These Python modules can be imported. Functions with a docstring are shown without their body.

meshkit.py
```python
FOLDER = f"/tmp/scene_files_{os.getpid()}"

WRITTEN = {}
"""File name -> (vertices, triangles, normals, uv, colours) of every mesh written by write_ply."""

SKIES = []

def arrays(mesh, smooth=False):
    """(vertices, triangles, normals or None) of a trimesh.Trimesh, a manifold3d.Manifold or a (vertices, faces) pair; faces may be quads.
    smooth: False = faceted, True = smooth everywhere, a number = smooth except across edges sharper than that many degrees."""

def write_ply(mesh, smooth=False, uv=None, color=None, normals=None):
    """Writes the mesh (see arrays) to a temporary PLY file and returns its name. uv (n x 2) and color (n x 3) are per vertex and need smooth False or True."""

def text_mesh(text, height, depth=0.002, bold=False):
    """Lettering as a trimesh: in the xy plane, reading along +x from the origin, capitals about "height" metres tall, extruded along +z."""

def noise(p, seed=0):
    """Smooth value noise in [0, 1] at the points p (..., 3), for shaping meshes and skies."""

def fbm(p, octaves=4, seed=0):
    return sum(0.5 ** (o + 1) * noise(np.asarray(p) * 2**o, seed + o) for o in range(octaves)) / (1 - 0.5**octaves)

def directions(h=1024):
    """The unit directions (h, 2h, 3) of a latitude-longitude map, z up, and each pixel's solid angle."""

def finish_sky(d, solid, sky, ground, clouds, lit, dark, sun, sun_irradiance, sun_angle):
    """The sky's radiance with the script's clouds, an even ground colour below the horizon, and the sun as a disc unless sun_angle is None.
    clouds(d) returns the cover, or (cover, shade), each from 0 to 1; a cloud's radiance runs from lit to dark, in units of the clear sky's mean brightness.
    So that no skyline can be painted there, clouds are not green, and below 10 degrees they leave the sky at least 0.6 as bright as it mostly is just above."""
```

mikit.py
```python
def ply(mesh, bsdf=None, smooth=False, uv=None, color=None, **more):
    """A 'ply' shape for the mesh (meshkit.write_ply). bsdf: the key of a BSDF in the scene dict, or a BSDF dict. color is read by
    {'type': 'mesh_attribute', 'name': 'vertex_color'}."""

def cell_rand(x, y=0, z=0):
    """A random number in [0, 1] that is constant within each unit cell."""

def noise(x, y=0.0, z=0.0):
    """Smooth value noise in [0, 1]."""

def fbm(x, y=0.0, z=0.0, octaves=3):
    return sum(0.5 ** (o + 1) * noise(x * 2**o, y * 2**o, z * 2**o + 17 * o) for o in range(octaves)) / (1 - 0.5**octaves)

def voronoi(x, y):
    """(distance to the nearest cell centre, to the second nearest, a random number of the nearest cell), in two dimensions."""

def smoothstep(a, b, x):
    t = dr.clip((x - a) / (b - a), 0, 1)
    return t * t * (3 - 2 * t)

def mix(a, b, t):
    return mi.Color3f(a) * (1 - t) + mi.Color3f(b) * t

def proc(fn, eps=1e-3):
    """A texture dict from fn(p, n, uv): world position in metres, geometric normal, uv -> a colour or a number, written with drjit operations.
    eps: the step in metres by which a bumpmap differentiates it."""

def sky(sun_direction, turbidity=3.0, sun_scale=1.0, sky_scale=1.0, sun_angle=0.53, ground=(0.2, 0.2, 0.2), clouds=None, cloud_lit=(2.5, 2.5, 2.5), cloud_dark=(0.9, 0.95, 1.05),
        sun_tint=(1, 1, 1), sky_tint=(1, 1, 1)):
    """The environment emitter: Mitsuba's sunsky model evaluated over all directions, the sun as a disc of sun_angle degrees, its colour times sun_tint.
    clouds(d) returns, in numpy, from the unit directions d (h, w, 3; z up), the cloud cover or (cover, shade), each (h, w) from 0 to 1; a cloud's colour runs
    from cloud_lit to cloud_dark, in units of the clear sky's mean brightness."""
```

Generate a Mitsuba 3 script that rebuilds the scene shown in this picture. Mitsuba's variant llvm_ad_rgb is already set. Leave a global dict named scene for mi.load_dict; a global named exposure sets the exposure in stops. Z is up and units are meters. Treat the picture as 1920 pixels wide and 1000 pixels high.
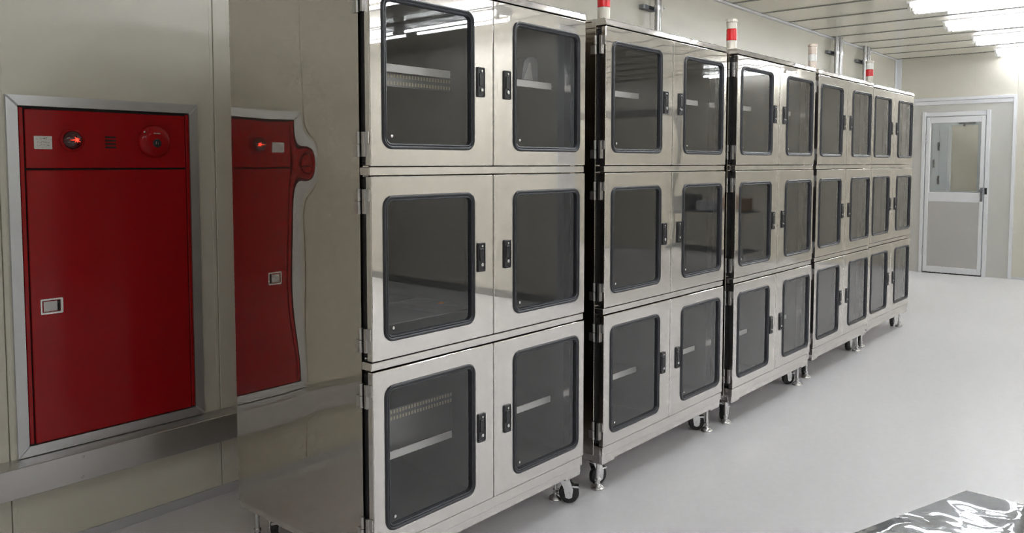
import math, random
import numpy as np
import trimesh
from shapely.geometry import Polygon, box as sbox
from shapely import affinity
import drjit as dr
import mitsuba as mi
import mikit, meshkit
from mikit import proc, noise, fbm, smoothstep, mix, voronoi

T = mi.ScalarTransform4f
rng = random.Random(7)
npr = np.random.default_rng(7)

# ------------------------------------------------------------------ camera, light level, exposure
YAW, PITCH, FOCAL, EYE = -0.710, -0.0599, 1511.9, 1.401          # focal length in pixels of 1920
cyw, syw, cpt, spt = math.cos(YAW), math.sin(YAW), math.cos(PITCH), math.sin(PITCH)
FWD = np.array([syw * cpt, cyw * cpt, spt]); RGT = np.array([cyw, -syw, 0.0]); UPV = np.cross(RGT, FWD)
scene, labels = {"type": "scene"}, {}
scene["camera"] = {
    "type": "perspective", "fov_axis": "x", "fov": math.degrees(2 * math.atan(960 / FOCAL)),
    "principal_point_offset_y": 103.0 / 1000.0, "near_clip": 0.05, "far_clip": 60.0,
    "to_world": T().look_at(origin=[0, 0, EYE], target=[float(FWD[0]), float(FWD[1]), EYE + float(FWD[2])], up=[float(v) for v in UPV]),
}
exposure = 0.50
TUBE_RADIANCE = (19.0, 19.6, 20.2)                                   # fluorescent tubes, the only lamps of the room

# ------------------------------------------------------------------ materials
def rgb(*c):
    return {"type": "rgb", "value": [float(v) for v in c]}
def prin(color, rough=0.5, metal=0.0, spec=0.5, **kw):
    return {"type": "principled", "base_color": color if isinstance(color, dict) else rgb(*color), "roughness": rough, "metallic": metal, "specular": spec, **kw}
def two(b):
    return {"type": "twosided", "bsdf": b}
def mat(name, b):
    scene[name] = b
    return name
def metal(color, alpha):
    return {"type": "roughconductor", "material": "none", "alpha": alpha, "distribution": "ggx", "specular_reflectance": color if isinstance(color, dict) else rgb(*color)}
def bump(b, fn, scale=1.0, eps=2e-3):
    return {"type": "bumpmap", "arbitrary": proc(fn, eps=eps), "scale": scale, "bsdf": b}

def door_wave(p, n, uv):                # sheet steel: long shallow waves
    return 0.0011 * fbm(p.x * 3 + 5, p.y * 2.3, p.z * 2.1, octaves=2)
def wavy(p, n, uv):                     # thinner sheet: stronger, closer waves
    return 0.0038 * fbm(p.x * 3 + 1, p.y * 3.1 + 7, p.z * 2.7, octaves=2)
def wall_tone(p, n, uv):
    a = fbm(p.x * 0.9 + 3, p.y * 0.9, p.z * 0.8, octaves=3)
    s = noise(p.x * 14 + 2, p.y * 14, p.z * 3.0)
    return mix((0.60, 0.575, 0.505), (0.65, 0.625, 0.55), 0.75 * a + 0.25 * s)
def floor_tone(p, n, uv):
    a = fbm(p.x * 0.8 + 9, p.y * 0.8, 0.0, octaves=4)
    s = noise(p.x * 60, p.y * 60, 1.0)
    return mix((0.66, 0.655, 0.68), (0.73, 0.725, 0.75), 0.7 * a + 0.3 * s)
def floor_relief(p, n, uv):
    return 0.0006 * fbm(p.x * 9, p.y * 9, 0.0, octaves=3)
def red_tone(p, n, uv):
    a = fbm(p.y * 3, p.z * 3, 2.0, octaves=3)
    return mix((0.27, 0.004, 0.006), (0.31, 0.006, 0.008), a)
def steel_tone(p, n, uv):
    a = fbm(p.x * 2 + 4, p.y * 2, p.z * 2, octaves=3)
    return mix((0.80, 0.765, 0.74), (0.83, 0.80, 0.775), a)
def side_tone(p, n, uv):
    a = fbm(p.x * 5 + 4, p.y * 5, p.z * 5, octaves=4)
    return mix((0.58, 0.545, 0.50), (0.65, 0.615, 0.57), a)
def foil_tone(p, n, uv):
    return mix((0.50, 0.515, 0.545), (0.56, 0.575, 0.60), fbm(p.x * 5, p.y * 5, 0.0, octaves=2))
def foil_relief(p, n, uv):
    v1, v2, _ = voronoi(p.x * 9 + 3, p.y * 7)
    return 0.004 * fbm(p.x * 6, p.y * 4, 0.0, octaves=2) + 0.0035 * v1

mat("wall_paint", two(prin(proc(wall_tone), 0.33, spec=0.4)))
mat("grey_paint", two(prin((0.52, 0.515, 0.49), 0.4)))
mat("ceiling_paint", two(prin((0.62, 0.60, 0.52), 0.17, spec=0.6)))
mat("seam_dark", two(prin((0.16, 0.155, 0.14), 0.7)))
mat("joint_grey", two(prin((0.24, 0.24, 0.225), 0.5)))
mat("floor_epoxy", two(bump(prin(proc(floor_tone), 0.36, spec=0.32), floor_relief)))
mat("aluminium", two(prin((0.66, 0.67, 0.70), 0.36, 0.85)))
mat("aluminium_white", two(prin((0.72, 0.73, 0.76), 0.42, 0.25)))
mat("rail_steel", two(prin((0.60, 0.59, 0.585), 0.27, 0.95)))
mat("red_paint", two(prin(proc(red_tone), 0.14, spec=0.22)))
mat("red_dark", two(prin((0.10, 0.002, 0.003), 0.35)))
mat("black_void", two(prin((0.006, 0.006, 0.006), 0.8)))
def mirror(tone, haze, alpha):          # polished sheet: a clear reflection under a faint soft one
    return {"type": "blendbsdf", "weight": haze, "a": {"type": "conductor", "material": "none", "specular_reflectance": proc(tone)}, "b": metal(proc(tone), alpha)}
mat("steel_smooth", two(bump(mirror(steel_tone, 0.14, 0.14), door_wave)))
mat("steel_mirror", two(bump(mirror(steel_tone, 0.15, 0.14), wavy)))
mat("steel_plain", two(mirror(steel_tone, 0.30, 0.14)))
mat("steel_side", two(mirror(side_tone, 0.10, 0.14)))
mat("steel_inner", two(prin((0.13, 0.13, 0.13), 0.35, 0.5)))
mat("chrome", two(metal((0.80, 0.80, 0.80), 0.06)))
mat("hinge_steel", two(metal((0.62, 0.61, 0.60), 0.16)))
mat("rubber", two(prin((0.022, 0.024, 0.030), 0.36)))
mat("rubber_black", two(prin((0.008, 0.008, 0.009), 0.55)))
mat("latch_black", two(prin((0.012, 0.013, 0.016), 0.30)))
mat("pane_glass", {"type": "thindielectric", "int_ior": 1.52})
mat("shelf_white", two(prin((0.74, 0.74, 0.73), 0.45)))
mat("slot_cream", two(prin((0.42, 0.38, 0.28), 0.6)))
mat("lens_red", two(prin((0.62, 0.008, 0.012), 0.22, spec=0.6)))
mat("lens_white", two(prin((0.80, 0.79, 0.75), 0.3)))
mat("lens_beige", two(prin((0.62, 0.53, 0.45), 0.3)))
mat("tower_cream", two(prin((0.66, 0.62, 0.54), 0.32)))
mat("pipe_steel", two(metal((0.46, 0.46, 0.46), 0.07)))
mat("clamp_steel", two(metal((0.20, 0.21, 0.225), 0.14)))
mat("fixture_white", two(prin((0.84, 0.84, 0.84), 0.35)))
mat("socket_white", two(prin((0.72, 0.72, 0.68), 0.4)))
mat("lamp_dome", two(prin((0.035, 0.002, 0.003), 0.07, spec=0.7)))
mat("plate_silver", two(prin((0.62, 0.62, 0.62), 0.38, 0.6)))
mat("door_grey", two(prin((0.42, 0.41, 0.40), 0.45)))
mat("vestibule_blue", two(prin((0.50, 0.53, 0.56), 0.4)))
mat("foil", two(bump(mirror(foil_tone, 0.25, 0.16), foil_relief)))
mat("bag_foil", two(metal((0.62, 0.62, 0.63), 0.25)))
mat("orange_label", two(prin((0.55, 0.22, 0.06), 0.5)))
mat("box_brown", two(prin((0.20, 0.13, 0.085), 0.6)))
mat("wire_grey", two(prin((0.25, 0.26, 0.28), 0.35, 0.8)))
mat("cloth_white", two(prin((0.62, 0.63, 0.68), 0.8)))

# ------------------------------------------------------------------ helpers
USED = {}
def numbered(key):
    n = USED.get(key, -1) + 1
    USED[key] = n
    return key if n == 0 else f"{key}_{n:03d}"
def obj(name, shape, parent=None, to_world=None):
    """One entry of the scene; shape is a dict from P() (shared between alike pieces)."""
    key = numbered(name if parent is None else parent + "__" + name)
    scene[key] = dict(shape) if to_world is None else {**shape, "to_world": to_world}
    return key
def thing(name, label=None, cat=None, group=None, kind=None):
    key = numbered(name)
    tag(key, label, cat, group, kind)
    return key
def tag(key, label=None, cat=None, group=None, kind=None):
    d = {k: v for k, v in dict(label=label, category=cat, group=group, kind=kind).items() if v}
    if d:
        labels[key] = d
    return key
def P(mesh, bsdf, smooth=False, **kw):
    return mikit.ply(mesh, bsdf, smooth=smooth, **kw)
def cat(*ms):
    return trimesh.util.concatenate([m for m in ms])
def bx(x0, x1, y0, y1, z0, z1, b=0.0):
    """A box, its edges bevelled by b."""
    if b <= 0:
        m = trimesh.creation.box(extents=(x1 - x0, y1 - y0, z1 - z0))
        m.apply_translation(((x0 + x1) / 2, (y0 + y1) / 2, (z0 + z1) / 2))
        return m
    pts = []
    for x, sx in ((x0, 1), (x1, -1)):
        for y, sy in ((y0, 1), (y1, -1)):
            for z, sz in ((z0, 1), (z1, -1)):
                pts += [(x, y + sy * b, z + sz * b), (x + sx * b, y, z + sz * b), (x + sx * b, y + sy * b, z)]
    return trimesh.convex.convex_hull(np.array(pts))
def tube(p0, p1, r, n=14, r1=None):
    p0, p1 = np.array(p0, float), np.array(p1, float)
    h = np.linalg.norm(p1 - p0)
    if r1 is None:
        m = trimesh.creation.cylinder(radius=r, height=h, sections=n)
        m.apply_translation((0, 0, h / 2))
    else:
        m = trimesh.creation.revolve(np.array([[0, 0], [r, 0], [r1, h], [0, h]]), sections=n)
    m.apply_transform(trimesh.geometry.align_vectors((0, 0, 1), (p1 - p0) / h))
    m.apply_translation(p0)
    return m
def lathe(profile, n=24, axis=None, at=(0, 0, 0)):
    m = trimesh.creation.revolve(np.array(profile, float), sections=n)
    if axis is not None:
        m.apply_transform(trimesh.geometry.align_vectors((0, 0, 1), axis))
    m.apply_translation(at)
    return m
def ring(x, y0, y1, z0, z1, r, n=6):
    """Points of a rounded rectangle in the plane x."""
    out = []
    for cy, cz, a0 in ((y1 - r, z1 - r, 0), (y0 + r, z1 - r, 90), (y0 + r, z0 + r, 180), (y1 - r, z0 + r, 270)):
        for k in range(n + 1):
            a = math.radians(a0 + 90 * k / n)
            out.append((x, cy + r * math.cos(a), cz + r * math.sin(a)))
    return out
def loft(rings, closed=False, cap0=False, cap1=False):
    m = len(rings[0]); v = np.array([p for r in rings for p in r], float); f = []
    for i in range(len(rings) if closed else len(rings) - 1):
        a, b = i * m, ((i + 1) % len(rings)) * m
        for k in range(m):
            l = (k + 1) % m
            f += [(a + k, a + l, b + l), (a + k, b + l, b + k)]
    v = list(map(tuple, v))
    for on, base in ((cap0, 0), (cap1, (len(rings) - 1) * m)):
        if on:
            c = np.mean(np.array(v[base:base + m]), axis=0); v.append(tuple(c)); ci = len(v) - 1
            for k in range(m):
                l = (k + 1) % m
                f.append((base + l, base + k, ci) if base == 0 else (base + k, base + l, ci))
    return trimesh.Trimesh(np.array(v), np.array(f), process=False)

XW, YF, ZC = -3.11, 11.30, 2.75          # left wall, far wall, ceiling
XP, YP, YQ = 1.03, 6.30, 6.58            # free end and the two faces of the partition in the right half of the room
XR, YB = 5.2, -3.6                       # right and rear walls, behind and beside the camera

# ------------------------------------------------------------------ the setting
obj("floor", P(cat(bx(XW - .1, XR, YB, YF, -0.06, 0.0), bx(XW - .1, 0.2, YF, YF + 2.3, -0.06, 0.0)), "floor_epoxy"))
tag("floor", "pale grey glossy epoxy floor", None, kind="structure")

thing("ceiling", "cream metal panel ceiling with dark seams", kind="structure")
obj("backing", P(bx(XW, XR, YB, YF, ZC + 0.012, ZC + 0.05), "seam_dark"), "ceiling")
edges = [YB] + [round(11.24 - 0.6 * k, 3) for k in range(24, -1, -1)] + [YF]
edges = [e for i, e in enumerate(edges) if i == 0 or e > edges[i - 1] + 0.02]
for a, b in zip(edges[:-1], edges[1:]):
    obj("panel", P(bx(XW + 0.012, XR, a + 0.005, b - 0.005, ZC, ZC + 0.03, 0.003), "ceiling_paint"), "ceiling")
    if a > YB:
        obj("joint_bar", P(bx(XW + 0.012, XR, a - 0.019, a + 0.019, ZC - 0.005, ZC - 0.0005, 0.002), "joint_grey"), "ceiling")
obj("trim_1", P(cat(bx(XW, XW + 0.03, YB, YF, ZC - 0.022, ZC - 0.002, 0.004)), "aluminium_white"))
tag("trim_1", "thin pale trim where the left wall meets the ceiling", kind="structure")

thing("wall_left", "cream sandwich panel wall behind the cabinets", kind="structure")
seams = [YB, -2.4, -1.25, -0.22, 0.945, 1.735, 2.93, 5.16, 8.86, YF]
obj("backing", P(bx(XW - 0.08, XW - 0.012, YB, YF, 0, ZC), "seam_dark"), "wall_left")
for i, (a, b) in enumerate(zip(seams[:-1], seams[1:])):
    obj("panel", P(bx(XW - 0.03, XW, a + 0.0015, b - 0.0015, 0.0, ZC, 0.002), "wall_paint"), "wall_left")
for y in (0.962, 1.72):
    obj("panel_rib", P(bx(XW - 0.004, XW + 0.0012, y - 0.002, y + 0.002, 0, ZC, 0.0008), "wall_paint"), "wall_left")
obj("baseboard_left", P(bx(XW, XW + 0.006, YB, YF, 0, 0.04, 0.002), "aluminium"))
tag("baseboard_left", "low grey skirting strip under the cream wall", kind="structure")

# far wall with the door opening
thing("wall_far", "cream panel wall at the far end, round the grey door surround", kind="structure")
BX0, BX1, BZ = -2.985, -1.742, 2.222      # the grey surround
DX0, DX1, DZ = -2.775, -2.010, 2.045      # the door frame, outside
obj("panel", P(bx(XW, BX1, YF, YF + 0.06, BZ, ZC, 0.002), "wall_paint"), "wall_far")
obj("panel", P(bx(BX1 + .001, -0.55, YF, YF + 0.06, 0, ZC, 0.002), "wall_paint"), "wall_far")
obj("panel", P(bx(-0.547, 0.65, YF, YF + 0.06, 0, ZC, 0.002), "wall_paint"), "wall_far")
for a, b in ((0.653, 1.85), (1.853, 3.05), (3.053, 4.25), (4.253, XR)):
    obj("panel", P(bx(a, b, YF, YF + 0.06, 0, ZC, 0.002), "wall_paint"), "wall_far")
obj("surround_panel", P(bx(XW, DX0, YF, YF + 0.05, 0, BZ), "grey_paint"), "wall_far")
obj("surround_panel", P(bx(DX1, BX1, YF, YF + 0.05, 0, BZ), "grey_paint"), "wall_far")
obj("surround_panel", P(bx(DX0, DX1, YF, YF + 0.05, DZ, BZ), "grey_paint"), "wall_far")
obj("trim_2", P(cat(bx(BX1 - 0.035, BX1 + 0.004, YF - 0.03, YF, 0, BZ, 0.004), bx(XW, BX1 - 0.02, YF - 0.028, YF, BZ - 0.035, BZ + 0.004, 0.004), bx(XW, BX1 - 0.03, YF - 0.014, YF, BZ - 0.085, BZ - 0.036, 0.003)), "aluminium_white"))
tag("trim_2", "aluminium edging of the grey door surround", kind="structure")
obj("trim_3", P(cat(bx(XW, XW + 0.07, YF - 0.012, YF - 0.001, 0, ZC, 0.003), bx(XW + 0.001, XW + 0.012, YF - 0.07, YF, 0, ZC, 0.003)), "aluminium_white"))
tag("trim_3", "pale aluminium strip in the far room corner", kind="structure")
obj("baseboard_far", P(bx(BX1, XR, YF - 0.006, YF, 0, 0.03, 0.002), "aluminium"))
tag("baseboard_far", "low grey skirting strip right of the far door", kind="structure")

# walls beside and behind the camera (seen in the mirror steel only)
thing("wall_partition", "thick cream panel partition with a pale aluminium end, right of the picture", kind="structure")
for a, b in ((XP + .02, 2.3), (2.3, 3.5), (3.5, 4.7), (4.7, XR)):
    obj("panel", P(bx(a + 0.003, b - 0.003, YP, YQ, 0, ZC, 0.002), "wall_paint"), "wall_partition")
obj("trim_4", P(bx(XP, XP + 0.02, YP - 0.004, YQ + 0.004, 0, ZC, 0.004), "aluminium_white"))
tag("trim_4", "pale aluminium end strip of the partition", kind="structure")
obj("baseboard_right", P(bx(XP + 0.03, XR, YP - 0.010, YP - .001, 0, 0.075, 0.003), "joint_grey"))
tag("baseboard_right", "dark grey skirting strip of the partition", kind="structure")
obj("trim_5", P(cat(bx(2.5, 2.55, YF - 0.03, YF - .001, 0, 2.26, .004), bx(2.55, 4.9, YF - 0.03, YF - .001, 2.15, 2.26, .004), bx(4.9, 4.95, YF - 0.03, YF - .001, 0, 2.26, .004)), "joint_grey"))
tag("trim_5", "grey door surround on the far wall outside the picture", kind="structure")
obj("wall_side", P(bx(XR, XR + 0.06, YB, YF, 0, ZC), "wall_paint")); tag("wall_side", "cream wall of the room on the right", kind="structure")
obj("wall_rear", P(bx(XW, XR, YB - 0.06, YB, 0, ZC), "wall_paint")); tag("wall_rear", "cream wall behind the camera", kind="structure")

# vestibule behind the far door
obj("wall_vestibule", P(cat(bx(XW, 0.2, YF + 2.2, YF + 2.26, 0, ZC), bx(-0.1, 0.0, YF + .06, YF + 2.2, 0, ZC)), "wall_paint")); tag("wall_vestibule", "cream wall seen through the far door's window", kind="structure")
obj("wall_vestibule_side", P(bx(-2.95, -2.90, YF + 0.06, YF + 1.0, 0, ZC), "vestibule_blue")); tag("wall_vestibule_side", "blue grey panel seen at the left through the far door's window", kind="structure")
obj("ceiling_vestibule", P(bx(XW, 0.2, YF + 0.06, YF + 2.26, ZC, ZC + .05), "ceiling_paint")); tag("ceiling_vestibule", "ceiling of the small room behind the far door", kind="structure")
wf = thing("window_1", "inner aluminium framed window seen through the far door", kind="structure")
obj("frame", P(cat(bx(-2.90, -2.80, YF + .985, YF + 1.03, 0, ZC), bx(-2.80, -2.78, YF + .99, YF + 1.03, 0, ZC), bx(-2.78, -2.69, YF + .97, YF + 1.03, 0, ZC), bx(-1.6, -1.5, YF + .97, YF + 1.03, 0, ZC), bx(-2.69, -1.6, YF + .97, YF + 1.03, 1.912, 2.12), bx(-2.69, -2.655, YF + .98, YF + 1.03, 1.02, 1.912), bx(-2.33, -2.27, YF + .98, YF + 1.03, 1.02, 1.912), bx(-2.69, -1.6, YF + .97, YF + 1.03, 0.0, 1.02)), "vestibule_blue"), "window_1")

# ------------------------------------------------------------------ far door
dr_ = thing("door_1", "grey half-glazed aluminium door at the far end of the room", kind="structure")
fy = YF - 0.035
obj("frame", P(cat(bx(DX0, DX0 + 0.045, fy, YF + .05, 0, DZ + .01, 0.006), bx(DX1 - 0.045, DX1, fy, YF + .05, 0, DZ + .01, 0.006), bx(DX0 + .045, DX1 - .045, fy + .012, YF + .05, DZ - 0.055, DZ, 0.006)), "aluminium_white"), "door_1")
lx0, lx1, lz0, lz1 = DX0 + 0.052, DX1 - 0.052, 0.014, DZ - 0.062
leaf = obj("leaf", P(cat(bx(lx0, lx0 + 0.045, fy + .004, YF + .03, lz0, lz1, 0.005), bx(lx1 - 0.045, lx1, fy + .004, YF + .03, lz0, lz1, 0.005),
                         bx(lx0 + .045, lx1 - .045, fy + .006, YF + .028, lz1 - 0.075, lz1, 0.004), bx(lx0 + .045, lx1 - .045, fy + .006, YF + .028, 0.915, 1.035, 0.004), bx(lx0 + .045, lx1 - .045, fy + .006, YF + .028, lz0, lz0 + 0.075, 0.004)), "aluminium_white"), "door_1")
obj("panel", P(bx(lx0 + .045, lx1 - .045, fy + 0.014, YF + .02, lz0 + 0.075, 0.915), "door_grey"), "door_1")
obj("pane", P(bx(lx0 + .04, lx1 - .04, YF - .001, YF + .001, 1.03, lz1 - 0.07), "pane_glass"), "door_1")
for z in (1.72, 0.28):
    obj("hinge", P(cat(tube((DX0 + .049, fy - .006, z - .05), (DX0 + .049, fy - .006, z - .002), 0.008), tube((DX0 + .049, fy - .006, z + .002), (DX0 + .049, fy - .006, z + .05), 0.008)), "hinge_steel", 30), "door_1")
h = obj("handle", P(cat(bx(lx1 - 0.034, lx1 - 0.006, fy - 0.004, fy + .006, 0.93, 1.10, 0.003), tube((lx1 - .02, fy - .035, 1.06), (lx1 - .02, fy, 1.06), 0.007), lathe([(0, 0), (.016, 0), (.019, .006), (.016, .014), (0, .016)], 20, (0, -1, 0), (lx1 - .02, fy - .03, 1.06))), "clamp_steel", 30), "door_1")
obj("bottom_seal", P(bx(lx0, lx1, fy + .012, YF + .02, 0.0, 0.014), "rubber_black"), "door_1")
obj("strike_plate", P(bx(DX1 - 0.04, DX1 - 0.012, fy - .003, fy, 1.02, 1.10, 0.001), "latch_black"), "door_1")
hook_m = P(cat(tube((0, 0, 0), (.03, 0, 0), .008), tube((.03, 0, 0), (.03, 0, .05), .007), tube((.03, 0, 0), (.045, 0.01, -.05), .006), bx(0, .005, -.013, .013, -.06, .06)), "latch_black", 30)
for xx, zz, word in ((-2.808, 1.631, "uppermost"), (-2.862, 1.397, "middle"), (-2.803, 1.169, "lowest")):
    k = obj("wall_hook", hook_m, None, T().translate([xx, YF + .99, zz]).rotate([0, 0, 1], -90))
    tag(k, f"small black hook, {word} of three on the blue grey panel behind the far door's glass", "hook", "black hooks behind the far door")
obj("closer", P(cat(bx(-2.56, -2.36, YF + .93, YF + .97, 1.93, 1.965, .004), bx(-2.50, -2.485, YF + .94, YF + .965, 1.90, 1.93)), "latch_black"), "window_1")
# a lamp of the vestibule
vl = thing("ceiling_lamp", "fluorescent lamp of the small room behind the far door", "ceiling light")
obj("housing", P(bx(-2.3, -1.1, YF + 0.87, YF + 1.25, ZC - .05, ZC, .005), "fixture_white"), vl)
for dy in (-0.13, 0.13):
    t_ = numbered(vl + "__tube")
    scene[t_] = {**mikit.ply(tube((-2.28, YF + 1.06 + dy, ZC - .085), (-1.12, YF + 1.06 + dy, ZC - .085), 0.026), None), "emitter": {"type": "area", "radiance": rgb(52, 53, 50)}}

# ------------------------------------------------------------------ fluorescent ceiling lights
LL = 1.26
prof = [(-0.125, 0.0), (0.125, 0.0), (0.125, -0.010), (0.030, -0.046), (-0.030, -0.046), (-0.125, -0.010)]
body_mesh = trimesh.creation.extrude_polygon(Polygon(prof), LL)
M = np.eye(4); M[:3, :3] = np.array([[0, 0, 1], [1, 0, 0], [0, 1, 0]])
body_mesh.apply_transform(M)
fx_body = P(body_mesh, "fixture_white")
sk = cat(bx(0.004, 0.030, -0.016, 0.016, -0.088, -0.046, 0.004), bx(0.006, 0.020, -0.012, 0.012, -0.05, 0.0))
fx_socket = P(sk, "socket_white")
tube_mesh = tube((0.032, 0, -0.070), (LL - 0.032, 0, -0.070), 0.0145, 16)
fx_tube = {**mikit.ply(tube_mesh, None), "emitter": {"type": "area", "radiance": rgb(*TUBE_RADIANCE)}}
cap_mesh = P(tube((0.028, 0, -0.070), (0.046, 0, -0.070), 0.0155, 16), "socket_white", 30)
rows = [(-1.945, y) for y in (11.045, 9.845, 8.62, 7.415, 5.015, 3.815, 2.615)] + [(x, y) for x in (0.95, 2.28) for y in (5.42, 4.25, 3.05)] + [(3.61, 4.25), (0.95, 0.65), (0.70, 11.045)] + [(-0.40, -0.35), (-0.40, -1.55)] + [(2.35, 7.415), (3.61, 7.415), (3.61, 8.62), (3.61, 9.845)]
names = {(-1.945, 7.415): "nearest of the white twin tube lights on the ceiling at the right edge", (-1.945, 8.62): "second of the white twin tube ceiling lights from the near edge of the picture",
         (-1.945, 9.845): "third white twin tube ceiling light, second from the far wall", (-1.945, 11.045): "farthest white twin tube ceiling light, against the far wall"}
for x, y in rows:
    k = thing("ceiling_light", names.get((x, y), "white twin tube ceiling light outside the picture, seen in the polished steel only"), "ceiling light", "twin tube ceiling lights")
    at = T().translate([x, y, ZC])
    obj("body", fx_body, k, at)
    for s in (-1, 1):
        side = T().translate([x, y + 0.085 * s, ZC])
        obj("tube", fx_tube, k, side)
        obj("tube_cap", cap_mesh, k, side)
        obj("socket", fx_socket, k, side)
        obj("tube_cap", cap_mesh, k, T().translate([x + LL, y + 0.085 * s, ZC]).rotate([0, 0, 1], 180))
        obj("socket", fx_socket, k, T().translate([x + LL, y + 0.085 * s, ZC]).rotate([0, 0, 1], 180))

# ------------------------------------------------------------------ red fire hose cabinet let into the left wall
fc = thing("fire_hose_cabinet", "red fire hose cabinet with aluminium frame set in the left wall", "fire hose cabinet")
fy0, fy1, fz0, fz1 = 0.967, 1.655, 0.370, 1.636
fw = 0.036
def frame_bar(a, b, c, d):
    """A mitred frame bar between outer a-b and inner d-c corners (y, z)."""
    v = []
    for x, inset in ((XW, 0.0), (XW + 0.010, 0.0), (XW + 0.014, 0.004)):
        m = (np.array(a) + b + c + d) / 4
        for p in (a, b, c, d):
            p = np.array(p, float)
            v.append((x, *(p + (m - p) * (inset / 0.35))))
    f = []
    for i in (0, 4):
        for k in range(4):
            l = (k + 1) % 4
            f += [(i + k, i + l, i + 4 + l), (i + k, i + 4 + l, i + 4 + k)]
    f += [(8, 9, 10), (8, 10, 11)]
    m = trimesh.Trimesh(np.array(v), np.array(f), process=False)
    return m
o = [(fy0, fz0), (fy1, fz0), (fy1, fz1), (fy0, fz1)]
n_ = [(fy0 + fw, fz0 + fw), (fy1 - fw, fz0 + fw), (fy1 - fw, fz1 - fw), (fy0 + fw, fz1 - fw)]
for k in range(4):
    l = (k + 1) % 4
    obj("frame_bar", P(frame_bar(o[k], o[l], n_[l], n_[k]), "aluminium"), fc)
iy0, iy1, iz0, iz1 = fy0 + fw, fy1 - fw, fz0 + fw, fz1 - fw
obj("recess", P(bx(XW - 0.02, XW + 0.0015, iy0 + .0005, iy1 - .0005, iz0 + .0005, iz1 - .0005), "black_void"), fc)
obj("side_strip", P(bx(XW, XW + 0.011, iy0 + 0.003, 1.0195, iz0 + .006, iz1 - .006, 0.0015), "red_paint"), fc)
obj("side_strip", P(bx(XW, XW + 0.011, 1.6045, iy1 - .002, iz0 + .006, iz1 - .006, 0.0015), "red_paint"), fc)
obj("control_panel", P(bx(XW, XW + 0.013, 1.0245, 1.600, 1.3835, 1.589, 0.002), "red_paint"), fc)
hd = obj("door", P(bx(XW, XW + 0.013, 1.0245, 1.600, iz0 + 0.004, 1.3765, 0.002), "red_paint"), fc)
xf_ = XW + 0.013
np_ = obj("nameplate", P(bx(xf_, xf_ + 0.003, 1.050, 1.109, 1.450, 1.497, 0.0012), "plate_silver"), fc)
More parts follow.
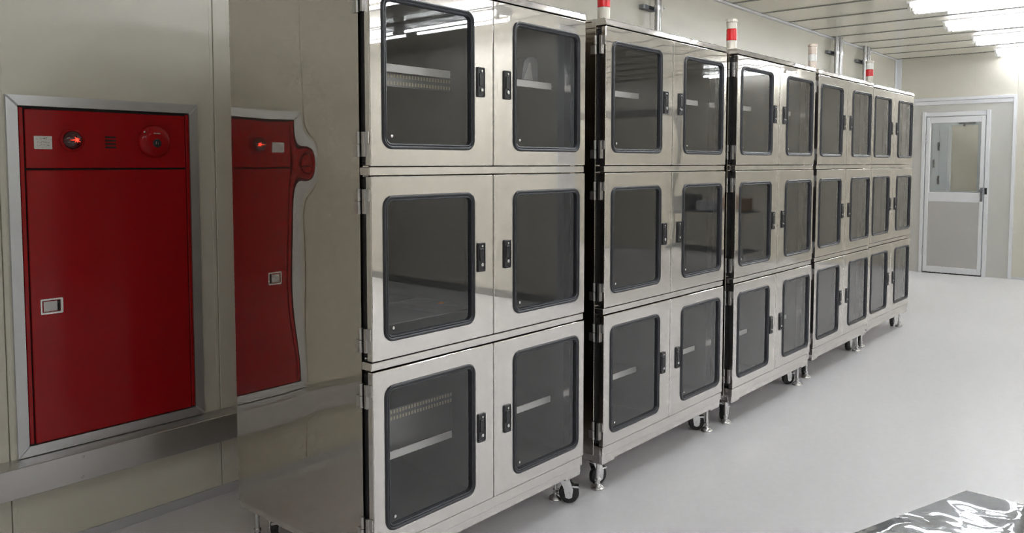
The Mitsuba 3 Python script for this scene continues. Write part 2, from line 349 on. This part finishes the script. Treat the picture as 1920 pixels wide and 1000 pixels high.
labels[np_] = {"label": "small silver rating plate"}
pts = npr.uniform([1.056, 1.456], [1.103, 1.491], (26, 2))
obj("print", P(cat(*[bx(xf_ + .0028, xf_ + .0034, y, y + .006, z, z + .0012) for y, z in pts]), "seam_dark"), fc + "__nameplate")
lamp = obj("indicator_lamp", P(cat(lathe([(0.026, 0), (0.041, 0), (0.041, 0.006), (0.037, 0.011), (0.034, 0.011), (0.026, 0.004)], 36, (1, 0, 0), (xf_, 1.1745, 1.484))), "red_paint", 30), fc)
labels[lamp] = {"label": "round red warning lamp, lit"}
dome = [(0.034 * math.cos(a), 0.006 + 0.022 * math.sin(a)) for a in np.linspace(0, math.pi / 2, 10)]
dome[-1] = (0.0, dome[-1][1])
obj("lens", P(lathe(dome, 36, (1, 0, 0), (xf_, 1.1745, 1.484)), "lamp_dome", True), lamp)
star = []
for k, (ln, a) in enumerate(((.012, 20), (.010, 62), (.013, 118), (.026, 182), (.012, 235), (.012, 292), (.016, 330))):
    a = math.radians(a); d = np.array([math.cos(a), math.sin(a)]); q = np.array([-d[1], d[0]])
    tip = d * ln; e1, e2 = q * 0.0030, -q * 0.0030
    star.append(trimesh.convex.convex_hull(np.array([(0, *e1), (0, *e2), (0.002, 0, 0), (0.0, *tip), (-.002, 0, 0)])))
star = cat(*star); star.apply_translation((xf_ + 0.0275, 1.181, 1.4845))
scene[lamp + "__lit_diode"] = {**mikit.ply(star, None), "emitter": {"type": "area", "radiance": rgb(2.6, 0.10, 0.05)}}
for k in range(4):
    obj("sound_slot", P(bx(xf_ - .004, xf_ + 0.0006, 1.2905, 1.330, 1.4945 - 0.0125 * k, 1.5005 - 0.0125 * k), "black_void"), fc)
bell = obj("alarm_bell", P(lathe([(0.0, 0.026), (0.030, 0.0258), (0.045, 0.023), (0.056, 0.017), (0.061, 0.009), (0.062, 0.0), (0.058, 0.0)][::-1], 48, (1, 0, 0), (xf_, 1.472, 1.486)), "red_paint", True), fc)
labels[bell] = {"label": "round red alarm bell with a black centre"}
obj("centre_button", P(lathe([(0.016, 0.020), (0.0165, 0.027), (0.014, 0.0295), (0.0, 0.0295)], 28, (1, 0, 0), (xf_, 1.474, 1.478)), "latch_black", 30), bell)
obj("lettering", P(cat(*[bx(xf_ + 0.0255, xf_ + 0.0263, 1.4625 + k * .0052, 1.4662 + k * .0052, 1.5135, 1.518) for k in range(5)]), "plate_silver"), bell)
obj("mark", P(cat(bx(xf_ + .0293, xf_ + .0298, 1.468, 1.4695, 1.474, 1.484), bx(xf_ + .0293, xf_ + .0298, 1.468, 1.473, 1.484, 1.4853), bx(xf_ + .0293, xf_ + .0298, 1.476, 1.4775, 1.474, 1.480)), "plate_silver"), bell)
obj("screw", P(lathe([(0.004, 0), (0.004, 0.002), (0.0, 0.003)], 12, (1, 0, 0.), (xf_ + .021, 1.428, 1.520)), "chrome", 30), bell)
rim = loft([ring(xf_, 1.052, 1.128, 0.865, 0.922, .004), ring(xf_ + .003, 1.053, 1.127, 0.866, 0.921, .004), ring(xf_ + .003, 1.058, 1.121, 0.8715, 0.9155, .003), ring(xf_ + .0005, 1.060, 1.119, 0.8735, 0.9135, .003)])
ph = obj("pull_handle", P(rim, "chrome"), fc)
obj("paddle", P(bx(xf_, xf_ + .0018, 1.063, 1.108, 0.876, 0.911, .0006), "plate_silver"), ph)
obj("finger_slot", P(bx(xf_, xf_ + .0008, 1.108, 1.118, 0.875, 0.912), "black_void"), ph)

# ------------------------------------------------------------------ metal rail along the left wall
rl = thing("wall_rail", "stainless steel box rail along the left wall under the red cabinet", "rail")
xt = XW + 0.0985
for a, b in ((-3.5, 1.770), (1.773, 4.9), (4.903, 8.0)):
    obj("segment", P(bx(XW, xt, a, b, 0.262, 0.3675, 0.002), "rail_steel"), rl)
rivet = P(lathe([(0.0045, 0), (0.0035, 0.0018), (0, 0.0024)], 12, (1, 0, 0)), "hinge_steel", 30)
for y, z in ((0.40, .348), (0.40, .28), (1.147, 0.351), (1.142, .278), (1.86, .35), (1.86, .28)):
    obj("rivet", rivet, rl, T().translate([xt, y, z]))

# ------------------------------------------------------------------ pipes on the left wall
def pipe(y, label, z0=1.6, r=0.0235, x=XW + 0.075):
    k = obj("conduit_pipe", P(cat(tube((x, y, z0 - 1.45), (x, y, ZC), r, 20)), "pipe_steel", 30))
    tag(k, label, "pipe")
    return k
def clamp(y0, y1, z, label):
    k = thing("pipe_clamp", label, "clamp")
    x = XW + 0.075
    obj("channel", P(cat(bx(XW, XW + 0.040, y0 - 0.135, y1 + 0.035, z - 0.016, z + 0.016, .002)), "clamp_steel"), k)
    for yy in (y0 - .115, y0 - .065):
        obj("slot", P(bx(XW + .0395, XW + .0405, yy, yy + .028, z - .011, z + .011), "latch_black"), k)
    for yy in (y0, y1) if y1 - y0 > .02 else (y0,):
        obj("strap", P(tube((x, yy, z - .016), (x, yy, z + .016), 0.0275, 20), "chrome", 30), k)
        obj("bolt", P(cat(tube((x - .005, yy + .034, z), (x + .035, yy + .034, z), .006), bx(x - .03, x + .03, yy + .026, yy + .030, z - .014, z + .014)), "chrome", 30), k)
pipe(5.142, "steel pipe on the cream wall above the second cabinet")
clamp(5.142, 5.142, 2.515, "steel clamp on the single pipe above the second cabinet")
pipe(8.84, "left pipe of the pair on the wall above the fourth cabinet, behind its beige lamp")
pipe(8.955, "right pipe of the pair on the wall above the fourth cabinet")
clamp(8.84, 8.955, 2.58, "steel clamp holding the pipe pair above the fourth cabinet")
pipe(9.78, "left pipe of the pair just left of the farthest red lamp")
pipe(9.90, "right pipe of the pair touching the farthest red lamp in view")
clamp(9.78, 9.90, 2.575, "steel clamp holding the pipe pair left of the farthest red lamp")

# ------------------------------------------------------------------ dry cabinets
W, XB, XBACK = 1.10, -0.050, -0.774
TIERS = [((1.393, 1.963), (1.444, 1.910)), ((0.797, 1.361), (0.850, 1.303)), ((0.205, 0.764), (0.250, 0.714))]
HALVES = [((0.001, 0.5485), (0.047, 0.452)), ((0.5515, 1.099), (0.655, 1.060))]
def door_mesh(y0, y1, z0, z1, a0, a1, b0, b1):
    g = 0.006                                            # the opening lies under the gasket's lip
    h = lambda x, e: ring(x, a0 + g - e, a1 - g + e, b0 + g - e, b1 - g + e, 0.032 + e)
    d = lambda x, e: ring(x, y0 + e, y1 - e, z0 + e, z1 - e, 0.0035)
    return loft([h(-0.022, 0), d(-0.022, 0), d(-0.0025, 0), d(-0.0008, 0.0010), d(0.0, 0.0028), h(0.0, 0.0025), h(-0.002, 0), h(-0.022, 0)][0:8])
def gasket_mesh(a0, a1, b0, b1):
    r = lambda x, e: ring(x, a0 + e, a1 - e, b0 + e, b1 - e, max(0.036 - e, 0.008))
    return loft([r(0.0003, 0), r(0.0045, 0.0012), r(0.0068, 0.0042), r(0.0066, 0.0078), r(0.0026, 0.0112), r(0.0044, 0.0142), r(0.0026, 0.0178), r(-0.006, 0.0188), r(-0.014, 0.0190)])
def pane_mesh(a0, a1, b0, b1):
    v = np.array([(-0.006, a0 + .015, b0 + .015), (-0.006, a1 - .015, b0 + .015), (-0.006, a1 - .015, b1 - .015), (-0.006, a0 + .015, b1 - .015)])
    return trimesh.Trimesh(v, [(0, 1, 2), (0, 2, 3)], process=False)
def seal_mesh(y0, y1, z0, z1):
    a, b = 0.007, 0.03
    f = lambda x, e: ring(x, y0 + e, y1 - e, z0 + e, z1 - e, 0.004, 1)
    return loft([f(-0.022, a), f(XB, a), f(XB, b), f(-0.022, b)], closed=True)

def latch_meshes(y0, zc):
    w, hh = 0.0375, 0.101
    r = lambda x, e, rr: ring(x, y0 + e, y0 + w - e, zc - hh / 2 + e, zc + hh / 2 - e, rr)
    base = loft([r(0.0, 0, .004), r(0.0050, 0, .004), r(0.0065, .0016, .003), r(0.0065, 0.0040, .002), r(0.0040, 0.0055, .002)], cap1=True)
    paddle = bx(0.0030, 0.0075, y0 + .008, y0 + w - .008, zc - .014, zc + .030, .002)
    button = lathe([(0.0042, 0.004), (0.0042, 0.0075), (0.003, 0.0085), (0, 0.0085)], 20, (1, 0, 0), (0, y0 + w * .55, zc + 0.0385))
    lock = lathe([(0.0062, 0.004), (0.0062, 0.0085), (0.005, 0.0098), (0.0, 0.0098)], 20, (1, 0, 0), (0, y0 + w * .52, zc - 0.026))
    return base, paddle, button, lock

parts_door = {}
for ti, ((z0, z1), (b0, b1)) in enumerate(TIERS):
    for hi, ((y0, y1), (a0, a1)) in enumerate(HALVES):
        ly = 0.4645 if hi == 0 else 0.6015
        lzc = (b0 + b1) / 2 + (0.0 if ti < 2 else -0.006)
        base, paddle, button, lock = latch_meshes(ly, lzc)
        sgn = 1 if hi == 0 else -1
        hy = -0.004 if hi == 0 else W + 0.004
        hinges = []
        for hz in (z1 - 0.075, z0 + 0.065):
            barrel = cat(tube((XB + .002, hy, hz - .038), (XB + .002, hy, hz - .001), .0075), tube((XB + .002, hy, hz + .001), (XB + .002, hy, hz + .038), .0075),
                         bx(XB - 0.022, XB, hy - .002, hy + .002, hz - .037, hz - .001), bx(-0.022, -0.004, hy + sgn * .0025 - .0015, hy + sgn * .0025 + .0015, hz + .001, hz + .037),
                         bx(-0.028, -0.018, hy - .0055, hy + .0055, hz - .037, hz + .037))
            hinges.append(barrel)
        parts_door[ti, hi] = dict(
            door=door_mesh(y0, y1, z0, z1, a0, a1, b0, b1),
            window_gasket=P(gasket_mesh(a0, a1, b0, b1), "rubber", 50), pane=P(pane_mesh(a0, a1, b0, b1), "pane_glass"),
            door_seal=P(seal_mesh(y0, y1, z0, z1), "rubber_black"),
            latch=P(base, "latch_black"), latch_paddle=P(paddle, "latch_black"), latch_button=P(button, "chrome", 30), lock_cylinder=P(lock, "chrome", 30),
            pane_bolt=P(lathe([(0.005, -0.0055), (0.005, -0.003), (0.0, -0.0015)], 14, (1, 0, 0), (0, a0 + .042, b0 + .040)), "chrome", 30),
            hinges=[P(m, "hinge_steel", 30) for m in hinges])
for k, d in parts_door.items():
    d["door_smooth"] = P(d["door"], "steel_smooth"); d["door_mirror"] = P(d["door"], "steel_mirror")

def side_panel(y, dent):
    """The cabinet's side sheet, with its oil-canning where dent is set."""
    if not dent:
        return bx(XBACK, XB, y, y + 0.012, 0.158, 1.984, 0.002)
    xs, zs = np.linspace(XBACK, XB, 90), np.linspace(0.158, 1.984, 200)
    X, Z = np.meshgrid(xs, zs)
    Y = np.full_like(X, y)
    for ax, az, sx, sz, amp in DENTS:
        Y = Y + amp * np.exp(-((X - ax) / sx) ** 2 - ((Z - az) / sz) ** 2)
    v = np.stack([X, Y, Z], -1).reshape(-1, 3)
    idx = np.arange(v.shape[0]).reshape(X.shape)
    f = np.concatenate([np.stack([idx[:-1, :-1], idx[:-1, 1:], idx[1:, 1:]], -1).reshape(-1, 3), np.stack([idx[:-1, :-1], idx[1:, 1:], idx[1:, :-1]], -1).reshape(-1, 3)])
    return trimesh.Trimesh(v, f, process=False)
DENTS = [(-0.215, 1.40, 0.10, 0.085, -0.0062), (-0.36, 1.02, 0.16, 0.22, 0.0018), (-0.30, 0.72, 0.14, 0.14, -0.0022), (-0.55, 1.62, 0.2, 0.12, 0.0012)]

def rail_profile(pts_):
    m = trimesh.creation.extrude_polygon(Polygon(pts_), W)
    R_ = np.eye(4); R_[:3, :3] = np.array([[1, 0, 0], [0, 0, -1], [0, 1, 0]])
    m.apply_transform(R_); m.apply_translation((0, W, 0))
    return m
inner = cat(bx(XBACK + .02, XBACK + .024, 0.02, W - 0.02, 0.20, 1.97), bx(XBACK + .024, XB - .002, 0.014, 0.018, 0.2, 1.97), bx(XBACK + .024, XB - .002, W - 0.018, W - 0.014, 0.2, 1.97),
            bx(XBACK + .024, XB - .002, 0.018, W - .018, 1.964, 1.97), bx(XBACK + .024, XB - .002, 0.018, W - .018, 0.20, 0.206))
shell = cat(bx(XBACK, XBACK + 0.012, 0.013, W - 0.013, 0.158, 1.984), bx(XBACK, XB, 0.013, W - 0.013, 1.974, 1.984), bx(XBACK + .004, XB, 0.004, W - 0.004, 0.158, 0.17),
            bx(XB - .03, XB, 0.012, 0.034, .158, 1.98), bx(XB - .03, XB, W - 0.034, W - .012, .158, 1.98))
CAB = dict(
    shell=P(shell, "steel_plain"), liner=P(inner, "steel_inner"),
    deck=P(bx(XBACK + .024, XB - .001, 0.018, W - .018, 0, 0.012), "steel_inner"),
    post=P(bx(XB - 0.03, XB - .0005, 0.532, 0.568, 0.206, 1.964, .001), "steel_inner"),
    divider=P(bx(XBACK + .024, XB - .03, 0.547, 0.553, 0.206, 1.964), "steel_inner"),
    side0=P(side_panel(0.0, False), "steel_side"), side1=P(bx(XBACK, XB, W - 0.012, W, 0.158, 1.984, 0.002), "steel_side"), side_dent=P(side_panel(0.0, True), "steel_side", True),
    rail=P(bx(XB, -0.004, 0.0, W - .003, -0.0125, 0.0125, 0.0018), "steel_plain"),
    top_rail=P(cat(rail_profile([(XB - .02, 1.967), (0.001, 1.967), (0.0022, 1.9695), (-0.0045, 1.9905), (-0.0075, 1.994), (-0.012, 1.995), (XB - .02, 1.995)]), bx(XBACK, XB - .02, 0.0, W, 1.984, 1.994, 0.002)), "steel_smooth"),
    base=P(cat(bx(XB, -0.003, -0.0, W - .006, 0.165, 0.203, 0.0015), bx(XBACK + .01, -0.007, 0.002, W - .012, 0.134, 0.164, 0.0015), bx(-0.06, -0.008, 0.003, 0.10, 0.126, 0.135, .001), bx(-0.06, -0.008, W - 0.11, W - .014, 0.126, 0.135, .001)), "steel_smooth"),
    shelf=P(bx(-0.60, -0.142, 0.0, 0.47, -0.004, 0.004), "steel_inner"), shelf_strip=P(bx(-0.142, -0.138, 0.0, 0.455, -0.013, 0.013, .0008), "shelf_white"),
    upright=P(cat(bx(-.012, .012, -.012, -.009, 0, .5), bx(-.012, -.009, -.012, .012, 0, .5)), "plate_silver"),
)
# casters and levelling feet
def wheel_meshes():
    r, w = 0.042, 0.013
    tyre = lathe([(0.013, -w), (0.036, -w), (r - .001, -w + .004), (r, 0), (r - .001, w - .004), (0.036, w), (0.013, w)], 32, (0, 1, 0))
    hub = lathe([(0, -w - .002), (0.010, -w - .002), (0.014, -w), (0.014, w), (0.010, w + .002), (0, w + .002)], 24, (0, 1, 0))
    fork = []
    for s in (-1, 1):
        pl = Polygon([(-0.014, -0.012), (0.0, -0.017), (0.014, -0.012), (0.020, 0.016), (0.040, 0.052), (-0.002, 0.052), (-0.018, 0.016)])
        m = trimesh.creation.extrude_polygon(pl, 0.003)
        R = np.eye(4); R[:3, :3] = np.array([[1, 0, 0], [0, 0, -1], [0, 1, 0]])
        m.apply_transform(R); m.apply_translation((0, s * 0.018 + .0015, 0)); fork.append(m)
    fork += [bx(-0.004, 0.042, -0.0195, 0.0195, 0.049, 0.053), tube((0, -.0215, 0), (0, .0215, 0), .006), tube((0.018, 0, .052), (0.018, 0, .068), .017), bx(-0.016, 0.052, -0.028, 0.028, 0.068, 0.072), bx(-.040, -.012, -.014, .014, .020, .026)]
    return tyre, hub, cat(*fork)
tyre, hub, fork = wheel_meshes()
WH = dict(tyre=P(tyre, "rubber_black", 30), hub=P(hub, "plate_silver", 30), fork=P(fork, "chrome", 30))
foot_cup = P(lathe([(0, 0), (0.028, 0), (0.030, 0.004), (0.028, 0.010), (0.019, 0.018), (0.011, 0.024), (0.011, 0.032), (0.0, 0.032)], 28), "chrome", 30)
foot_stem = P(cat(tube((0, 0, .030), (0, 0, .134), .0085), tube((0, 0, .034), (0, 0, .044), .014, 6)), "chrome", 30)
def caster(parent, x, y, ang, fx, fy_):
    c = numbered(parent + "__caster")
    m = T().translate([x, y, 0.042 + .0]).rotate([0, 0, 1], ang)
    m2 = T().translate([x, y, 0.0]).rotate([0, 0, 1], ang)
    scene[c] = {**WH["fork"], "to_world": m.scale([1, 1, 1.25])}
    scene[c + "__tyre"] = {**WH["tyre"], "to_world": m}
    scene[c + "__hub"] = {**WH["hub"], "to_world": m}
    f = obj("levelling_foot", foot_cup, parent, T().translate([fx, fy_, 0]))
    obj("stem", foot_stem, f, T().translate([fx, fy_, 0]))

def tower(parent, m, kind):
    """Stack light on the cabinet's front left corner; kind names its bands from the base up."""
    r = 0.0265
    base = obj("signal_tower", P(cat(lathe([(0, 0), (.033, 0), (.033, .006), (.029, .010), (.027, .014), (0, .014)], 28), tube((0, 0, .012), (0, 0, .064 if kind[0] else .074), r, 28)), "lens_beige" if kind[1] == "plain" else "tower_cream", 30), parent, m)
    z = 0.065
    for bsdf, hgt in kind[2]:
        obj("light_band", P(lathe([(0, z), (r, z), (r + .0006, z + .002), (r + .0006, z + hgt - .002), (r, z + hgt - .001), (0, z + hgt - .001)], 28), bsdf, 30), base, m)
        z += hgt
    obj("cap", P(lathe([(0, z), (r, z), (r + .004, z + .001), (r + .004, z + .014), (r + .001, z + .017), (.010, z + .018), (0, z + .018)], 28), "lens_beige" if kind[1] == "plain" else "tower_cream", 30), base, m)

RED = (1, "red", [("lens_red", .062), ("tower_cream", .034)])
PLAIN = (1, "plain", [("lens_white", .045), ("lens_beige", .050)])
CLEAR = (1, "clear", [("lens_red", .050), ("lens_white", .048)])
CABS = [(0.000, 1.551, None, "stainless steel dry cabinet nearest the camera, beside the red fire hose cabinet"),
        (0.012, 2.775, (RED, .104), "second stainless steel dry cabinet from the red fire hose cabinet, right of the widest gap"),
        (0.033, 3.954, (RED, .140), "middle stainless steel dry cabinet of the row, third from the red fire hose cabinet"),
        (0.015, 5.158, (PLAIN, .112), "fourth stainless steel dry cabinet, with an all beige signal lamp on its corner"),
        (-0.005, 6.329, (CLEAR, .108), "farthest stainless steel dry cabinet, the one closest to the grey door")]
for ci, (dx, y, tw, label) in enumerate(CABS):
    k = thing("dry_cabinet", label, "cabinet", "five dry cabinets in a row along the wall")
    m = T().translate([-1.891 + dx, y, 0.0])
    steel = "door_smooth" if ci in (0,) else "door_mirror"
    obj("shell", CAB["shell"], k, m); obj("liner", CAB["liner"], k, m)
    obj("side_panel", CAB["side_dent" if ci == 0 else "side0"], k, m); obj("side_panel", CAB["side1"], k, m)
    obj("top_rail", CAB["top_rail"], k, m); obj("base", CAB["base"], k, m); obj("centre_post", CAB["post"], k, m); obj("divider", CAB["divider"], k, m);
    for z in (1.377, 0.7805):
        mz = m @ T().translate([0, 0, z])
        obj("tier_rail", CAB["rail"], k, mz); obj("deck", CAB["deck"], k, m @ T().translate([0, 0, z - .006]))
    for z in (1.712, 0.424):
        for yy in (0.022, 0.600):
            if ci == 3 or (ci == 4 and z < 1): continue
            sh = obj("shelf", CAB["shelf"], k, m @ T().translate([0, yy, z]))
            obj("front_strip", CAB["shelf_strip"], sh, m @ T().translate([0, yy, z]))
    for z in (1.40, 0.80, 0.22):
        for yy in (0.034, 0.536, 0.567, 1.07):
            obj("upright", CAB["upright"], k, m @ T().translate([-.62, yy, z]))
    for (ti, hi), d in parts_door.items():
        dk = obj("door", d[steel], k, m)
        for part in ("window_gasket", "pane", "door_seal", "latch", "latch_paddle", "latch_button", "lock_cylinder", "pane_bolt"):
            obj(part, d[part], dk, m)
        for hsh in d["hinges"]:
            obj("hinge", hsh, dk, m)
    X0 = -1.891 + dx
    if ci == 0:
        caster(k, X0 - .055, y + 1.075, 212, X0 - .115, y + 1.063)
    else:
        caster(k, X0 - .105, y + 1.02, 200 + 20 * ci, X0 - .052, y + 1.035)
    caster(k, X0 - .085, y + .085, 240 + 15 * ci, X0 - .058, y + .045)
    caster(k, X0 - .70, y + .10, 150, X0 - .735, y + .05); caster(k, X0 - .70, y + 1.00, 200, X0 - .735, y + 1.05)
    if tw:
        tower(k, T().translate([-1.962, y + tw[1], 1.9945]), tw[0])

# silver bag lying in the nearest cabinet's middle compartment
def crumple(nx, ny, lx, ly, amp, seed, thick=0.012):
    xs, ys = np.linspace(-lx / 2, lx / 2, nx), np.linspace(-ly / 2, ly / 2, ny)
    X, Y = np.meshgrid(xs, ys, indexing="ij")
    e = np.minimum(1, np.minimum(1 - np.abs(X) / (lx / 2), 1 - np.abs(Y) / (ly / 2)) * 5)
    pts_ = np.stack([X.ravel() * 11 + seed, Y.ravel() * 11, 0 * X.ravel()], 1)
    Z = thick * e + amp * (np.asarray(meshkit.fbm(pts_)).reshape(X.shape) - 0.3) * (0.3 + 0.7 * e)
    return X, Y, np.maximum(Z, 0.001)
def sheet(X, Y, Z):
    v = np.stack([X, Y, Z], -1).reshape(-1, 3); idx = np.arange(len(v)).reshape(X.shape)
    a, b, c, d = idx[:-1, :-1].ravel(), idx[1:, :-1].ravel(), idx[1:, 1:].ravel(), idx[:-1, 1:].ravel()
    return trimesh.Trimesh(v, np.concatenate([np.stack([a, b, c], 1), np.stack([a, c, d], 1)]), process=False)
X, Y, Z = crumple(30, 26, 0.30, 0.175, 0.010, 3.0, 0.008)
obj("tray", P(bx(-.52, -.075, .03, .535, .882, .886), "steel_inner"), "dry_cabinet", T().translate([-1.891, 1.551, 0]))
bag_at = T().translate([-2.108, 1.985, 0.8875]).rotate([0, 0, 1], 3)
bg = obj("foil_bag", P(sheet(X, Y, Z), "bag_foil", 30), None, bag_at)
tag(bg, "flat silver foil bag lying in the middle compartment of the nearest cabinet", "bag")
obj("sticker", P(bx(.04, .058, .005, .03, .013, .016), "orange_label"), bg, bag_at)
# perforated strips and a small device behind the windows of the nearest cabinet
for z0, z1, zr in ((1.655, 1.699, (1.690, 1.667)), (0.4285, 0.570, (0.560, 0.538))):
    m = T().translate([-1.891, 1.551, 0])
    k = obj("perforated_strip", P(bx(-.167, -.165, .03, .505, z0, z1), "steel_inner"), "dry_cabinet", m)
    q = obj("slots", P(cat(*[bx(-.1652, -.1645, y, y + .0075, z - .006, z + .006) for z in zr for y in np.arange(0.035, 0.50, 0.0135)]), "slot_cream"), k, m)
    tag(q, "two rows of small pale slots", kind="stuff")
dv_ = thing("tape_dispenser", "small grey rounded device on the shelf behind the nearest cabinet's upper right window", "device")
pl = Polygon([(-.05, 0), (.05, 0), (.05, .09), (.044, .104), (.02, .11), (-.012, .106), (-.034, .09), (-.046, .05), (-.05, .02)])
dm = trimesh.creation.extrude_polygon(pl, 0.045)
R = np.eye(4); R[:3, :3] = np.array([[0, 0, 1], [1, 0, 0], [0, 1, 0]]); dm.apply_transform(R); dm.apply_translation((-2.11, 2.512, 1.7165))
obj("casing", P(dm, "wire_grey"), dv_)
obj("plate", P(trimesh.convex.convex_hull(np.array([(x_, y_, z_) for x_ in (-2.069, -2.0645) for y_, z_ in ((2.474, 1.735), (2.53, 1.735), (2.505, 1.80), (2.515, 1.805))])), "plate_silver"), dv_)

# wire shelf trolley in the right half of the room, seen in the polished steel only
wt = thing("wire_trolley", "chrome wire shelf trolley outside the picture, mirrored in the second cabinet's doors", "trolley")
for x in (0.55, 1.55):
    for y in (9.3, 9.8):
        obj("post", P(tube((x, y, 0.0), (x, y, 0.799), .013, 12), "chrome", 30), wt)
for z in (0.30, 0.80):
    sh = obj("shelf", P(cat(bx(.55, 1.55, 9.295, 9.305, z - .02, z), bx(.55, 1.55, 9.795, 9.805, z - .02, z), bx(.545, .555, 9.3, 9.8, z - .02, z), bx(1.545, 1.555, 9.3, 9.8, z - .02, z)), "wire_grey"), wt)
    q = obj("wires", P(cat(*[bx(.55, 1.55, y - .003, y + .003, z - .006, z) for y in np.arange(9.33, 9.79, .035)]), "wire_grey"), sh)
    tag(q, kind="stuff")
for i, (x, w_, hh) in enumerate(((.72, .22, .16), (1.05, .26, .12), (1.36, .2, .2))):
    k = obj("storage_box", P(bx(x - w_ / 2, x + w_ / 2, 9.38, 9.72, .801, .80 + hh, .006), ("box_brown", "cloth_white", "wire_grey")[i]))
    tag(k, ("brown box on the wire trolley outside the picture", "white box on the wire trolley outside the picture", "dark grey box on the wire trolley outside the picture")[i], "box")

# ------------------------------------------------------------------ silver foil package on a table, lower right corner of the picture
pk = thing("foil_package", "crinkled silver foil package lying in the lower right corner of the picture", "package")
c0 = np.array([-0.337, 1.781]); du = np.array([-0.109, -0.338]); du /= np.linalg.norm(du); dv = np.array([0.099, -0.004]); dv /= np.linalg.norm(dv)
nu, nv = 70, 60
U_, V_ = np.meshgrid(np.linspace(0, 1, nu), np.linspace(0, 1, nv), indexing="ij")
LU, LV = 0.95, 0.80
base2 = c0 + U_[..., None] * LU * du + V_[..., None] * LV * dv
pp = np.stack([base2[..., 0].ravel() * 6, base2[..., 1].ravel() * 6, 0 * U_.ravel()], 1)
fold = np.asarray(meshkit.fbm(pp)).reshape(U_.shape)
edge = np.minimum.reduce([U_ * LU, V_ * LV, (1 - U_) * LU, (1 - V_) * LV])
crease = -0.006 * np.exp(-((V_ * LV - 0.12 - 0.35 * U_ * LU) / 0.006) ** 2) + 0.004 * np.exp(-((V_ * LV - 0.10 - 0.35 * U_ * LU) / 0.010) ** 2)
Zt = 0.75 + 0.012 * (fold - 0.5) * np.clip(edge / .03, 0, 1) + crease * np.clip(edge / 0.01, 0, 1)
obj("top_sheet", P(sheet(base2[..., 0], base2[..., 1], Zt), "foil", 25), pk)
rim_pts = [c0, c0 + LV * dv, c0 + LV * dv + LU * du, c0 + LU * du]
vv = np.array([(*p, z) for z in (0.655, 0.75) for p in rim_pts]); ff = []
for k in range(4):
    l = (k + 1) % 4; ff += [(k, l, 4 + l), (k, 4 + l, 4 + k)]
ff += [(0, 2, 1), (0, 3, 2)]
obj("wrap_sides", P(trimesh.Trimesh(vv, ff, process=False), "foil"), pk)
tb = thing("work_table", "grey work table under the silver foil package", "table")
ctr = c0 + .5 * LU * du + .5 * LV * dv
obj("tabletop", P(bx(ctr[0] - .33, ctr[0] + .33, ctr[1] - .42, ctr[1] + .42, 0.625, 0.655, .003), "door_grey"), tb)
for sx in (-1, 1):
    for sy in (-1, 1):
        obj("leg", P(bx(ctr[0] + sx * .29 - .02, ctr[0] + sx * .29 + .02, ctr[1] + sy * .38 - .02, ctr[1] + sy * .38 + .02, 0, 0.625, .002), "aluminium"), tb)
